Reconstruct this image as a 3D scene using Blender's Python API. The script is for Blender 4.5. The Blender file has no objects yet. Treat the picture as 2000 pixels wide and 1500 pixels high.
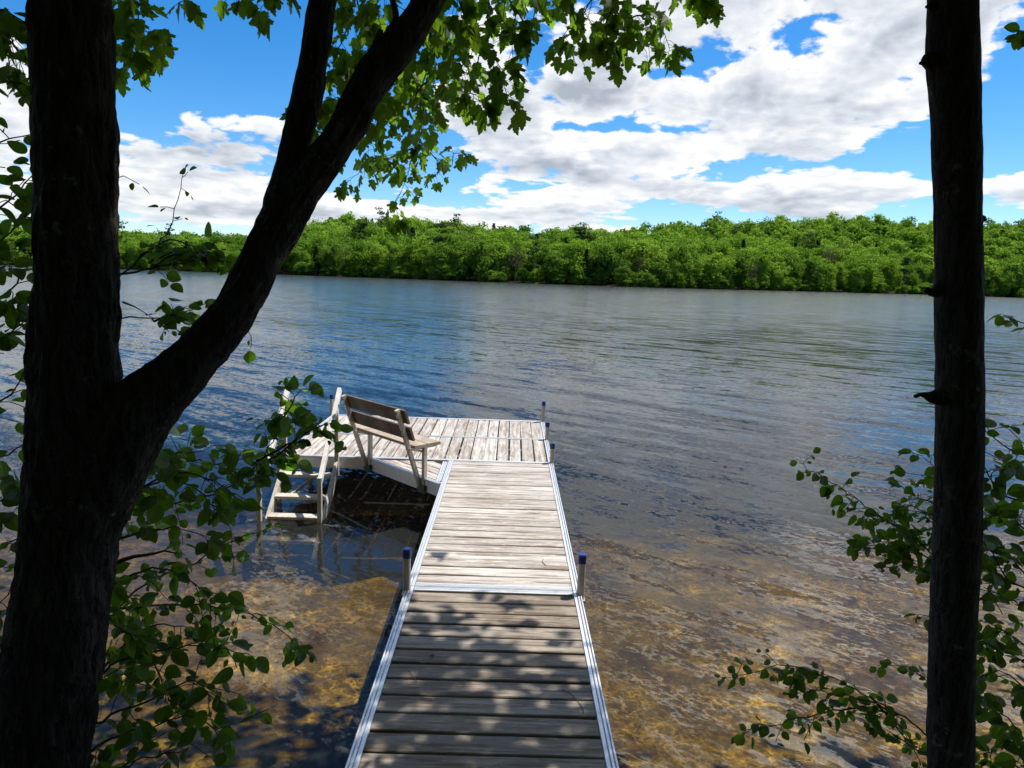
import bpy, math, random
import numpy as np
from mathutils import Vector, noise
random.seed(7); rng = np.random.default_rng(7)
scene = bpy.context.scene
COL = scene.collection
rad = math.radians

# ------------------------------------------------------------------ camera frame (used to measure the place)
FPX = 1387.0; ROLL = rad(1.9); CAMH = 2.7
_th = math.atan(math.cos(ROLL)*216/FPX)
F = Vector((0, math.cos(_th), -math.sin(_th))); U0 = Vector((0, math.sin(_th), math.cos(_th)))
R = Vector((1,0,0))*math.cos(ROLL)+U0*math.sin(ROLL); U = U0*math.cos(ROLL)-Vector((1,0,0))*math.sin(ROLL)
_d = U*(216/FPX)+F; _yaw = math.atan2(_d.x, _d.y)
def _rz(v): c,s=math.cos(_yaw),math.sin(_yaw); return Vector((c*v.x-s*v.y, s*v.x+c*v.y, v.z))
R,U,F = _rz(R),_rz(U),_rz(F)
EYE = Vector((0,0,CAMH))
def ray(x,y): return R*((x-1000)/FPX)+U*((750-y)/FPX)+F
def P(x,y,Y):                       # the point of the place seen at (x,y) that stands Y metres out
    d = ray(x,y); return EYE+d*(Y/d.y)
def proj(p):
    v = Vector(p)-EYE; c = v.dot(F)
    return 1000+FPX*v.dot(R)/c, 750-FPX*v.dot(U)/c

# ------------------------------------------------------------------ helpers
def tag(o, label=None, cat=None, group=None, kind=None):
    if label: o['label'] = label
    if cat: o['category'] = cat
    if group: o['group'] = group
    if kind: o['kind'] = kind
    return o
def empty(name, loc, label, cat, group=None):
    o = bpy.data.objects.new(name, None); COL.objects.link(o); o.location = loc
    o.empty_display_size = .2
    return tag(o, label, cat, group)
class MB:
    def __init__(s): s.v=[]; s.f=[]; s.n=0
    def add(s, verts, faces):
        b=s.n; s.v.extend([tuple(map(float,p)) for p in verts]); s.n+=len(verts)
        s.f.extend([tuple(i+b for i in f) for f in faces]); return s
    def box(s, lo, hi):
        x0,y0,z0=lo; x1,y1,z1=hi
        return s.add([(x0,y0,z0),(x1,y0,z0),(x1,y1,z0),(x0,y1,z0),(x0,y0,z1),(x1,y0,z1),(x1,y1,z1),(x0,y1,z1)],
              [(0,3,2,1),(4,5,6,7),(0,1,5,4),(1,2,6,5),(2,3,7,6),(3,0,4,7)])
    def beam(s, a, b, w, h, up=(0,0,1), ch=0.0):
        """bar from a to b, w across, h along `up`, edges chamfered by ch"""
        a=Vector(a); b=Vector(b); d=(b-a).normalized(); up=Vector(up)
        sd=d.cross(up).normalized(); up=sd.cross(d).normalized()
        if ch<=0: prof=[(-w/2,-h/2),(w/2,-h/2),(w/2,h/2),(-w/2,h/2)]
        else:
            W,H=w/2,h/2
            prof=[(-W+ch,-H),(W-ch,-H),(W,-H+ch),(W,H-ch),(W-ch,H),(-W+ch,H),(-W,H-ch),(-W,-H+ch)]
        n=len(prof)
        vs=[a+sd*x+up*y for x,y in prof]+[b+sd*x+up*y for x,y in prof]
        fs=[tuple(range(n))[::-1],tuple(range(n,2*n))]+[(i,(i+1)%n,n+(i+1)%n,n+i) for i in range(n)]
        fs=[f[::-1] for f in fs]
        return s.add(vs,fs)
    def tube(s, pts, radii, seg=6, disp=None, cap=True):
        pts=[Vector(p) for p in pts]; n=len(pts)
        T=[(pts[min(i+1,n-1)]-pts[max(i-1,0)]).normalized() for i in range(n)]
        a=T[0].cross(Vector((0.31,0.95,0.05)));
        if a.length<1e-3: a=T[0].cross(Vector((1,0,0)))
        a.normalize(); vs=[]
        for i in range(n):
            a=(a-T[i]*a.dot(T[i])).normalized(); b=T[i].cross(a)
            for k in range(seg):
                t=2*math.pi*k/seg; dr=a*math.cos(t)+b*math.sin(t); r=radii[i]
                if disp: r=disp(pts[i],dr,t,r,i)
                vs.append(pts[i]+dr*r)
        fs=[(i*seg+k,i*seg+(k+1)%seg,(i+1)*seg+(k+1)%seg,(i+1)*seg+k) for i in range(n-1) for k in range(seg)]
        if cap: fs+= [tuple(range(seg))[::-1], tuple(range((n-1)*seg,n*seg))]
        return s.add(vs,fs)
    def build(s, name, mat, parent=None, smooth=False):
        me=bpy.data.meshes.new(name); me.from_pydata(s.v,[],s.f); me.materials.append(mat)
        if smooth: me.polygons.foreach_set('use_smooth',[True]*len(me.polygons))
        o=bpy.data.objects.new(name,me); COL.objects.link(o)
        if parent is not None:
            o.parent=parent
            w=Vector(parent.location); q=parent.parent
            while q is not None: w+=Vector(q.location); q=q.parent
            me.transform(__import__('mathutils').Matrix.Translation(-w))
        return o
def spline(pts, vals, step):
    """resample a polyline (points with values) by Catmull-Rom"""
    P_=[Vector(p) for p in pts]; out=[]; ov=[]
    n=len(P_)
    for i in range(n-1):
        p0=P_[max(i-1,0)];p1=P_[i];p2=P_[i+1];p3=P_[min(i+2,n-1)]
        m=max(1,int((p2-p1).length/step))
        for k in range(m):
            t=k/m
            q=0.5*((2*p1)+(p2-p0)*t+(2*p0-5*p1+4*p2-p3)*t*t+(3*p1-p0-3*p2+p3)*t**3)
            out.append(q); ov.append(vals[i]*(1-t)+vals[i+1]*t)
    out.append(P_[-1]); ov.append(vals[-1]); return out,ov

# ------------------------------------------------------------------ node helper
class NT:
    def __init__(s, tree): s.t=tree; s.N=tree.nodes; s.L=tree.links
    def new(s, typ, **kw):
        n=s.N.new(typ)
        for k,v in kw.items(): setattr(n,k,v)
        return n
    def put(s, sock, v):
        if v is None: return
        if hasattr(v,'is_output'): s.L.new(v,sock)
        else:
            if sock.type=='RGBA' and not isinstance(v,(int,float)) and len(v)==3: v=(*v,1)
            sock.default_value=v
    def m(s, op, a, b=None, c=None, clamp=False):
        n=s.new('ShaderNodeMath',operation=op,use_clamp=clamp)
        for i,v in enumerate((a,b,c)): s.put(n.inputs[i],v)
        return n.outputs[0]
    def vm(s, op, a, b=None, scale=None):
        n=s.new('ShaderNodeVectorMath',operation=op); s.put(n.inputs[0],a)
        if b is not None: s.put(n.inputs[1],b)
        if scale is not None: s.put(n.inputs['Scale'],scale)
        return n.outputs['Value'] if op in('DOT_PRODUCT','LENGTH') else n.outputs[0]
    def xyz(s,x,y,z):
        n=s.new('ShaderNodeCombineXYZ')
        for i,v in enumerate((x,y,z)): s.put(n.inputs[i],v)
        return n.outputs[0]
    def sep(s,v):
        n=s.new('ShaderNodeSeparateXYZ'); s.put(n.inputs[0],v); return n.outputs
    def map(s,v,loc=(0,0,0),rot=(0,0,0),scale=(1,1,1)):
        n=s.new('ShaderNodeMapping'); s.put(n.inputs[0],v)
        n.inputs[1].default_value=loc; n.inputs[2].default_value=rot; n.inputs[3].default_value=scale
        return n.outputs[0]
    def noise(s,v,scale=1,detail=2,rough=.5,dist=0,col=False):
        n=s.new('ShaderNodeTexNoise'); s.put(n.inputs['Vector'],v); s.put(n.inputs['Scale'],scale)
        n.inputs['Detail'].default_value=detail; n.inputs['Roughness'].default_value=rough; n.inputs['Distortion'].default_value=dist
        return n.outputs['Color'] if col else n.outputs[0]
    def vor(s,v,scale=1,feature='F1',out='Distance',rnd=1):
        n=s.new('ShaderNodeTexVoronoi',feature=feature); s.put(n.inputs['Vector'],v); n.inputs['Scale'].default_value=scale
        n.inputs['Randomness'].default_value=rnd
        return n.outputs[out]
    def ss(s,v,a,b,o0=0.,o1=1.):
        n=s.new('ShaderNodeMapRange',interpolation_type='SMOOTHSTEP'); s.put(n.inputs[0],v)
        n.inputs[1].default_value=a; n.inputs[2].default_value=b; n.inputs[3].default_value=o0; n.inputs[4].default_value=o1
        return n.outputs[0]
    def mix(s,f,a,b,mode='MIX'):
        n=s.new('ShaderNodeMix',data_type='RGBA',blend_type=mode); s.put(n.inputs[0],f); s.put(n.inputs[6],a); s.put(n.inputs[7],b)
        return n.outputs[2]
    def bump(s,h,dist=.01,strength=1,normal=None):
        n=s.new('ShaderNodeBump'); n.inputs['Strength'].default_value=strength; n.inputs['Distance'].default_value=dist
        s.put(n.inputs['Height'],h)
        if normal is not None: s.put(n.inputs['Normal'],normal)
        return n.outputs[0]
def newmat(name):
    m=bpy.data.materials.new(name); m.use_nodes=True; m.node_tree.nodes.clear()
    k=NT(m.node_tree); k.out=k.new('ShaderNodeOutputMaterial'); return m,k
def principled(k,col,rough=.6,metal=0.,bump=None,spec=.5):
    b=k.new('ShaderNodeBsdfPrincipled'); k.put(b.inputs['Base Color'],col); k.put(b.inputs['Roughness'],rough)
    k.put(b.inputs['Metallic'],metal); b.inputs['Specular IOR Level'].default_value=spec
    if bump is not None: k.put(b.inputs['Normal'],bump)
    k.L.new(b.outputs[0],k.out.inputs[0]); return b
def objco(k): return k.new('ShaderNodeTexCoord').outputs['Object']
def geo(k,name): return k.new('ShaderNodeNewGeometry').outputs[name]

# ------------------------------------------------------------------ materials
def mat_deck(name, ang, tone=1.):
    """weathered deck boards whose grain runs along `ang`"""
    m,k=newmat(name); pos=geo(k,'Position'); isl=geo(k,'Random Per Island')
    p=k.map(pos,rot=(0,0,-ang))
    off=k.m('MULTIPLY',isl,37.)
    p=k.vm('ADD',p,k.xyz(off,k.m('MULTIPLY',isl,11.),0.))
    grain=k.noise(k.map(p,scale=(2.2,60,60)),1,6,.62)
    streak=k.noise(k.map(p,scale=(1.3,24,24)),1,7,.68,.3)
    blot=k.noise(k.map(p,scale=(3.2,16.,16.)),1,7,.7)
    base=k.mix(k.ss(isl,0.,1.),(.315,.283,.25),(.45,.42,.385))
    c=k.mix(k.ss(streak,.45,.62,0,.85),base,(.165,.11,.07))
    c=k.mix(k.ss(blot,.47,.70,0,.7),c,(.62,.58,.52))
    c=k.mix(k.ss(grain,.52,.72,0,.75),c,(.13,.09,.06))
    flake=k.ss(k.noise(k.map(p,scale=(9,55,55)),1,4,.7),.60,.66,0,.6)
    c=k.mix(flake,c,(.62,.58,.53))
    kn=k.vor(k.map(p,scale=(1.35,6.2,6.2)),1,'F1','Distance')
    c=k.mix(k.ss(kn,.05,.14,.75,0),c,(.10,.06,.035))
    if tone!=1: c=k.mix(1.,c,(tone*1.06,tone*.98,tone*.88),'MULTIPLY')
    h=k.m('ADD',k.m('MULTIPLY',grain,.7),k.m('MULTIPLY',streak,.5))
    principled(k,c,.72,0,k.bump(h,.004,.8),.25); return m
def mat_wood(name, c0, c1, scale=(40,40,3), rough=.7, dark=(.1,.07,.045)):
    m,k=newmat(name); p=objco(k)
    g=k.noise(k.map(p,scale=scale),1,5,.6); b=k.noise(p,6,4,.6)
    c=k.mix(k.ss(b,.35,.68),c0,c1); c=k.mix(k.ss(g,.52,.75,0,.6),c,dark)
    principled(k,c,rough,0,k.bump(g,.003,.7),.3); return m
def mat_bark(name, c0, c1, lichen, ridge=1.):
    m,k=newmat(name); p=objco(k)
    w=k.vm('ADD',p,k.vm('SCALE',k.noise(p,7,3,.5,col=True),scale=.05))
    r=k.noise(k.map(w,scale=(42,42,8)),1,8,.72); fi=k.noise(k.map(w,scale=(150,150,40)),1,4,.7)
    cr=k.m('ABSOLUTE',k.m('SUBTRACT',k.noise(k.map(w,scale=(26,26,4)),1,5,.65,.4),.5))
    n2=k.noise(p,16,7,.72); n3=k.noise(p,3.,4,.6)
    c=k.mix(k.ss(r,.32,.7),c0,c1); c=k.mix(k.ss(cr,.0,.05,.85,0),c,tuple(x*.25 for x in c0)); c=k.mix(k.ss(fi,.5,.75,0,.5),c,tuple(x*1.6 for x in c1))
    li=k.m('MULTIPLY',k.ss(n2,.55,.66),k.ss(n3,.48,.60))
    c=k.mix(k.m('MULTIPLY',li,.8),c,lichen)
    h=k.m('ADD',k.m('MULTIPLY',r,.9),k.m('MULTIPLY',k.ss(cr,0,.09),.5)); h=k.m('ADD',h,k.m('ADD',k.m('MULTIPLY',n2,.5),k.m('MULTIPLY',fi,.35)))
    principled(k,c,.9,0,k.bump(h,.02*ridge,1.),.15); return m
def mat_leaf(name, c0, c1, tcol, tfac=.45, gloss=.35, big=3.):
    m,k=newmat(name); isl=geo(k,'Random Per Island'); p=geo(k,'Position')
    n=k.noise(p,big,2,.5)
    f=k.m('ADD',k.m('MULTIPLY',isl,.6),k.m('MULTIPLY',k.ss(n,.3,.7),.4))
    c=k.mix(f,c0,c1); c=k.mix(k.ss(isl,.86,.9),c,tuple(v*1.9 for v in c1))
    d=k.new('ShaderNodeBsdfPrincipled'); k.put(d.inputs['Base Color'],c); d.inputs['Roughness'].default_value=gloss
    d.inputs['Specular IOR Level'].default_value=.22
    t=k.new('ShaderNodeBsdfTranslucent'); k.put(t.inputs[0],k.mix(isl,tcol,tuple(x*.6 for x in tcol)))
    mx=k.new('ShaderNodeMixShader'); mx.inputs[0].default_value=tfac
    k.L.new(d.outputs[0],mx.inputs[1]); k.L.new(t.outputs[0],mx.inputs[2]); k.L.new(mx.outputs[0],k.out.inputs[0]); return m
def mat_far(name, ramp, tfac=.3):
    m,k=newmat(name); r=k.new('ShaderNodeObjectInfo').outputs['Random']
    a=k.new('ShaderNodeAttribute'); a.attribute_name='tint'
    f=k.m('FRACT',k.m('ADD',r,a.outputs['Fac']))
    n=k.noise(geo(k,'Position'),.55,3,.6); isl=geo(k,'Random Per Island')
    f=k.m('ADD',k.m('MULTIPLY',f,.72),k.m('MULTIPLY',k.m('SUBTRACT',n,.5),.5)); f=k.m('ADD',f,k.m('MULTIPLY',isl,.25),clamp=True)
    cr=k.new('ShaderNodeValToRGB'); k.put(cr.inputs[0],f)
    e=cr.color_ramp.elements
    while len(e)<len(ramp): e.new(.5)
    for i,c in enumerate(ramp): e[i].position=i/(len(ramp)-1); e[i].color=(*c,1)
    d=k.new('ShaderNodeBsdfDiffuse'); k.L.new(cr.outputs[0],d.inputs[0])
    t=k.new('ShaderNodeBsdfTranslucent'); k.put(t.inputs[0],k.mix(.5,cr.outputs[0],(.30,.46,.03)))
    mx=k.new('ShaderNodeMixShader'); mx.inputs[0].default_value=tfac
    k.L.new(d.outputs[0],mx.inputs[1]); k.L.new(t.outputs[0],mx.inputs[2]); k.L.new(mx.outputs[0],k.out.inputs[0]); return m
def mat_metal(name, col, rough, metal):
    m,k=newmat(name); p=objco(k)
    n=k.noise(p,14,5,.65); s=k.noise(k.map(p,scale=(30,30,4)),1,3,.6)
    c=k.mix(k.ss(n,.45,.75,0,.4),col,tuple(x*.62 for x in col))
    c=k.mix(k.ss(s,.55,.8,0,.35),c,(.34,.31,.27))
    principled(k,c,k.ss(n,.3,.7,rough-.08,rough+.12),metal,k.bump(n,.002,.4)); return m
M_deckx=mat_deck('deck_wood_across',0.); M_decknear=mat_deck('deck_wood_shade_tinted',0.,.55); M_decky=mat_deck('deck_wood_along',rad(90)); M_deckd=mat_deck('deck_wood_diagonal',math.atan2(-.714,.70))  # near boards: damper wood, with canopy shade darkened into the colour too
M_alu=mat_metal('aluminium',(.66,.67,.68),.40,.55)
M_post=mat_metal('post_aluminium',(.43,.41,.37),.45,.45)
M_ladder=mat_wood('pale_lumber',(.52,.48,.41),(.42,.36,.28),(30,30,6))
M_rail=mat_wood('rail_lumber',(.72,.70,.66),(.58,.54,.48),(30,30,6),dark=(.4,.36,.3))
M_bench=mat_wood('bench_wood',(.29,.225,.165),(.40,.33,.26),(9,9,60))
M_bench2=mat_wood('bench_back_wood',(.105,.08,.06),(.18,.145,.112),(9,9,60))  # darker copy of the bench wood: the backrest's shade put into its colour
M_benchleg=mat_metal('bench_leg_metal',(.58,.53,.46),.5,.3)
def simple(name,col,rough=.5,metal=0.):
    m,k=newmat(name); n=k.noise(objco(k),30,3,.6)
    principled(k,k.mix(k.ss(n,.35,.7),col,tuple(x*.7 for x in col)),rough,metal); return m
M_cap=simple('blue_plastic_cap',(.008,.032,.20),.45)
M_dark=simple('dark_fitting',(.06,.055,.05),.6)
M_twig=mat_wood('twig_bark',(.055,.042,.033),(.08,.06,.045),(60,60,60),.85,(.03,.022,.018))
M_bark=mat_bark('maple_bark',(.026,.021,.018),(.080,.070,.062),(.24,.245,.21))
M_bark2=mat_bark('smooth_bark',(.028,.025,.023),(.068,.063,.058),(.18,.18,.16),.4)
M_maple=mat_leaf('maple_leaf',(.022,.055,.010),(.042,.090,.014),(.27,.50,.028),.50,.5)
M_shrub=mat_leaf('shrub_leaf',(.020,.048,.010),(.036,.080,.016),(.20,.40,.02),.45,.5)
M_far=mat_far('broadleaf_canopy',[(.038,.095,.022),(.075,.17,.026),(.125,.245,.028),(.19,.33,.034),(.27,.40,.06)],.45)
M_conf=mat_far('conifer_canopy',[(.028,.055,.024),(.040,.075,.026),(.055,.092,.030)],.1)
M_dead=mat_far('bare_canopy',[(.10,.085,.055),(.13,.12,.07)],.1)
M_fartrunk=simple('pale_trunk',(.20,.18,.15),.9)

# ------------------------------------------------------------------ terrain
SX=[-900,-400,-260,-125,-75,-13,39,99,165,190,300,500,900]; SY=[330,280,250,229,227,211,206,240,268,258,262,280,300]
def shoreY(x): return float(np.interp(x,SX,SY))
TX=[-600,0,235,330,480,560,640,690,760,900,1000,1080,1200,1320,1420,1500,1700,1800,1900,2000,2600]
TP=[62,66,56,56,56,60,80,93,88,82,77,76,82,98,108,116,126,120,121,125,120]
def ridgeH(x,y):
    px=1000+FPX*x/max(y,1); D=shoreY(x)+85
    return max(.8, float(np.interp(px,TX,TP))*D/FPX*1.0+2.7-12.5)
def sst(t): t=min(max(t,0),1); return t*t*(3-2*t)
NY=[-60,-30,-8,0,1.6,2.7,3.4,4.5,6,8,10,15,30,60,110]; NZ=[34,19,6.0,1.12,.55,.0,-.17,-.29,-.42,-.63,-.92,-1.8,-4.5,-6.5,-6.5]  # unseen bank behind the camera, shaped steep to block sky light
def ground(x,y):
    if y<110:
        yy=y+ .35*noise.noise((x*.25,0,3)) if y>1 else y
        yy-= max(0,abs(x)-4)*.25*(1 if y<14 else 0)
        z=float(np.interp(yy,NY,NZ))+.05*noise.noise((x*.9,y*.9,0))
        return z
    s=shoreY(x); d=y-s
    if d<0: z=max(-6.5,d*.28)
    else:
        z=min(d*.25,.6)+ridgeH(x,y)*sst((d-4)/78)
        z+= .8*noise.noise((x*.03,y*.03,5))*min(d/20,1)
        if d>85: z-= min((d-85)*.05,10)
    dx=(x+190)/30; dy=(y-470)/60; z+=15*math.exp(-dx*dx-dy*dy)
    dx=(x+118)/26; dy=(y-500)/60; z+=0*math.exp(-dx*dx-dy*dy)
    return z
xs=sorted(set([round(v,2) for v in np.concatenate([np.arange(-12,12.01,.4),np.arange(-60,61,4),np.arange(-440,441,10),[-900,-700,-550,550,700,900]])]))
ys=sorted(set([round(v,2) for v in np.concatenate([np.arange(-3,12.01,.3),np.arange(12,40,2),np.arange(-60,-3,4),np.arange(40,190,12),np.arange(190,380,5),np.arange(380,640,14),[700,900,1200]])]))
g=MB(); nx=len(xs)
g.add([(x,y,ground(x,y)) for y in ys for x in xs],[(j*nx+i,j*nx+i+1,(j+1)*nx+i+1,(j+1)*nx+i) for j in range(len(ys)-1) for i in range(nx-1)])
m,k=newmat('lake_ground'); pos=geo(k,'Position'); z=k.sep(pos)[2]
warp=k.vm('ADD',pos,k.vm('SCALE',k.noise(pos,2.2,3,.6,col=True),scale=.35))
n1=k.noise(warp,1.7,5,.65); n2=k.noise(warp,9,4,.6); n3=k.noise(pos,45,3,.6)
sand=k.mix(k.ss(n1,.36,.66),(.34,.205,.03),(.76,.51,.09)); sand=k.mix(k.ss(n2,.56,.72,0,.38),sand,(.07,.045,.016)); sand=k.mix(k.ss(n3,.5,.75,0,.35),sand,(.56,.42,.18))
muck=k.mix(k.ss(n2,.4,.65),(.018,.016,.010),(.06,.05,.026)); sand=k.mix(k.ss(k.m('ADD',z,k.m('MULTIPLY',k.m('SUBTRACT',n1,.5),.9)),-1.05,-.62),muck,sand)
soil=k.mix(k.ss(n2,.35,.7),(.035,.028,.018),(.07,.055,.03)); soil=k.mix(k.ss(n1,.5,.7),soil,(.03,.05,.015))
principled(k,k.mix(k.m('MAXIMUM',k.ss(z,-.02,.10),k.ss(k.sep(pos)[1],80,110)),sand,soil),.9,0,k.bump(n2,.03,.6),.1)
o=g.build('ground',m,None,True); tag(o,kind='structure')

# ------------------------------------------------------------------ water: one body with a rippled surface and tea-coloured depth
w=MB().box((-900,-40,-9),(900,640,0)); m,k=newmat('lake_water'); pos=geo(k,'Position')
ka=math.atan2(.81,.58)               # the waves run this way, crests across it
q=k.map(pos,rot=(0,0,-ka))
def layer(sc,stretch,det,amp,perp,seed,rough=.5,dist=.0):
    c=k.noise(k.map(q,loc=(seed,seed*2.3,0),scale=(sc,sc*stretch,sc)),1,det,rough,dist,col=True)
    c=k.sep(k.vm('SUBTRACT',c,(.5,.5,.5))); return k.m('MULTIPLY',c[0],amp),k.m('MULTIPLY',c[1],perp)
gust=k.ss(k.noise(k.map(q,scale=(.16,.07,.1)),1,3,.5),.3,.7,.7,1.25)
LA=[layer(.45,.30,2,.10,.03,3.),layer(1.9,.16,2,.84,.10,7.,.5,.35),layer(6.5,.28,2,.56,.16,13.,.5,.4),layer(19.,.45,3,.52,.26,29.)]
sx=LA[0][0]; sy=LA[0][1]
for a,b in LA[1:]: sx=k.m('ADD',sx,a); sy=k.m('ADD',sy,b)
tf=k.m('MULTIPLY',k.ss(k.sep(pos)[1],9.,70.,1.,.60),gust); rg=k.ss(k.sep(pos)[1],6.,60.,.06,.15); lane=k.ss(k.noise(k.map(q,scale=(.05,.016,.1)),1,4,.6),.36,.66,.72,1.2); tf=k.m('MULTIPLY',tf,lane); gust=tf
sx=k.m('MAXIMUM',sx,k.m('MULTIPLY',sx,.28)); sx=k.m('MULTIPLY',sx,gust); sy=k.m('MULTIPLY',sy,gust)
c_,s_=math.cos(ka),math.sin(ka)
nxv=k.m('SUBTRACT',k.m('MULTIPLY',sy,s_),k.m('MULTIPLY',sx,c_)); nyv=k.m('MULTIPLY',k.m('ADD',k.m('MULTIPLY',sx,s_),k.m('MULTIPLY',sy,c_)),-1.)
top=k.ss(k.sep(pos)[2],-.02,-.005)
nrm=k.vm('NORMALIZE',k.xyz(nxv,nyv,1.)); gn=geo(k,'Normal')
nm=k.new('ShaderNodeMix',data_type='VECTOR'); k.put(nm.inputs[0],top); k.put(nm.inputs[4],gn); k.put(nm.inputs[5],nrm); nrm=nm.outputs[1]
fr=k.new('ShaderNodeFresnel'); fr.inputs[0].default_value=1.333; k.put(fr.inputs[1],nrm)
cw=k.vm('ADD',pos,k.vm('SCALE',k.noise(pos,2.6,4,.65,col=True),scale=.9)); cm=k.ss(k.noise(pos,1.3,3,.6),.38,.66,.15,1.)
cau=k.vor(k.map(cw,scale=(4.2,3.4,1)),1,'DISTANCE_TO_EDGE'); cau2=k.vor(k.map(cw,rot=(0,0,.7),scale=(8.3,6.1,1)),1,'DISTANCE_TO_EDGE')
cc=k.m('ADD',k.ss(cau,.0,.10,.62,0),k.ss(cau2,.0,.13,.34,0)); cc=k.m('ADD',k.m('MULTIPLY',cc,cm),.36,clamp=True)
tr=k.new('ShaderNodeBsdfTransparent'); k.put(tr.inputs[0],k.mix(cc,(0,0,0),(1,.97,.90)))  # caustic light lines painted into the surface's transparent colour
gl=k.new('ShaderNodeBsdfAnisotropic'); k.put(gl.inputs['Roughness'],rg); k.put(gl.inputs['Normal'],nrm)
df=k.new('ShaderNodeBsdfDiffuse'); df.inputs[0].default_value=(.14,.16,.155,1)
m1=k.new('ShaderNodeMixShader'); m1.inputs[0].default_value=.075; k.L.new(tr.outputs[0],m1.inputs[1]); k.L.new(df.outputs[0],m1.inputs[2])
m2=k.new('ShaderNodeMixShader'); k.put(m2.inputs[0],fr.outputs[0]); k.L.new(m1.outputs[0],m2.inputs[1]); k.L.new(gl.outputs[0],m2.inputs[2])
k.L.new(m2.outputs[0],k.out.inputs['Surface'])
va=k.new('ShaderNodeVolumeAbsorption'); va.inputs[0].default_value=(.57,.50,.06,1); va.inputs[1].default_value=.85
k.L.new(va.outputs[0],k.out.inputs['Volume'])
tag(w.build('water',m),kind='structure')

# ------------------------------------------------------------------ dock
DZ=.5
XL,XR=-.675,.56; Y0,Y1,Y2,Y3,Y4=1.75,4.72,8.12,9.34,10.55; PX0=-2.65
dock=empty('dock',(0,Y1,0),'weathered L-shaped plank dock with white metal edging reaching out into the lake','dock')
def boards_across(x0,x1,y0,y1,pitch,seed):
    rr=random.Random(seed); b=MB(); n=round((y1-y0)/pitch); p=(y1-y0)/n
    for i in range(n):
        gap=rr.choice([.013,.016,.018,.020,.022,.008] if seed==1 else [.010,.013,.015,.017,.007]); y=y0+(i+.5)*p; z=DZ-.016+rr.uniform(-.003,.002)
        b.beam((x0,y+rr.uniform(-.003,.003),z+rr.uniform(-.002,.002)),(x1,y+rr.uniform(-.003,.003),z+rr.uniform(-.002,.002)),p-gap,.032,ch=.0045)
    return b
def boards_along(x0,x1,y0,y1,pitch,seed):
    rr=random.Random(seed); b=MB(); n=round((x1-x0)/pitch); p=(x1-x0)/n
    for i in range(n):
        gap=rr.choice([.004,.006,.018,.02,.022,.016]); x=x0+(i+.5)*p; z=DZ-.016+rr.uniform(-.003,.002)
        b.beam((x+rr.uniform(-.004,.004),y0,z),(x+rr.uniform(-.004,.004),y1,z),p-gap,.032,ch=.0045)
    return b
def edge(b,a,c,side,wd=.058,h=.125):
    """extruded edge rail along a->c lying on its `side` (unit vector pointing outwards), ribbed on top"""
    a=Vector(a);c=Vector(c);s=Vector(side)
    o=s*(wd/2)
    b.beam(a+o+Vector((0,0,DZ-.006-h/2)),c+o+Vector((0,0,DZ-.006-h/2)),wd-.004,h)
    for t,wr in ((.012,.02),(.034,.014),(.052,.010)):
        b.beam(a+s*t+Vector((0,0,DZ+.001)),c+s*t+Vector((0,0,DZ+.001)),wr,.010,ch=.002)
    lip=s*(wd-.001)
    b.beam(a+lip+Vector((0,0,DZ-.02-h+.022)),c+lip+Vector((0,0,DZ-.02-h+.022)),.012,.016)
def section(name,boards,mat,edges,cross):
    d=boards.build(name,mat,dock); f=MB()
    for e in edges: edge(f,*e)
    for a,c in cross: f.beam(a,c,.04,.07)
    f.build('edge_frame',M_alu,d); return d
V=Vector
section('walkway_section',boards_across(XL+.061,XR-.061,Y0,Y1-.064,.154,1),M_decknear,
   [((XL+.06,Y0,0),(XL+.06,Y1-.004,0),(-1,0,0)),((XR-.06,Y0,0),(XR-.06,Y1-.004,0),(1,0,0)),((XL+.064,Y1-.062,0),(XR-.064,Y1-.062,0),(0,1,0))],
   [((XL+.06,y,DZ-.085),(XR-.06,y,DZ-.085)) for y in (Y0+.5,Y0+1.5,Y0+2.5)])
section('walkway_section',boards_across(XL+.061,XR-.061,Y1+.064,Y2-.004,.154,2),M_deckx,
   [((XL+.06,Y1+.004,0),(XL+.06,Y2-.004,0),(-1,0,0)),((XR-.06,Y1+.004,0),(XR-.06,Y2-.004,0),(1,0,0)),((XL+.064,Y1+.062,0),(XR-.064,Y1+.062,0),(0,-1,0))],
   [((XL+.06,y,DZ-.085),(XR-.06,y,DZ-.085)) for y in (Y1+.6,Y1+1.6,Y1+2.6)])
section('platform_section',boards_along(PX0+.061,XR-.061,Y2+.06,Y3-.034,.152,3),M_decky,
   [((PX0,Y2+.058,0),(XR,Y2+.058,0),(0,-1,0)),((PX0+.06,Y2+.062,0),(PX0+.06,Y3,0),(-1,0,0)),((XR-.06,Y2+.062,0),(XR-.06,Y3,0),(1,0,0)),((PX0+.064,Y3-.032,0),(XR-.064,Y3-.032,0),(0,1,0),.03)],
   [((PX0+.06,y,DZ-.085),(XR-.06,y,DZ-.085)) for y in (Y2+.4,Y2+.8)])
section('platform_section',boards_along(PX0+.061,XR-.061,Y3+.034,Y4-.06,.152,4),M_decky,
   [((PX0,Y4-.058,0),(XR,Y4-.058,0),(0,1,0)),((PX0+.06,Y3+.002,0),(PX0+.06,Y4-.062,0),(-1,0,0)),((XR-.06,Y3+.002,0),(XR-.06,Y4-.062,0),(1,0,0)),((PX0+.064,Y3+.032,0),(XR-.064,Y3+.032,0),(0,-1,0),.028)],
   [((PX0+.06,y,DZ-.085),(XR-.06,y,DZ-.085)) for y in (Y3+.4,Y3+.8)])
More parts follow.
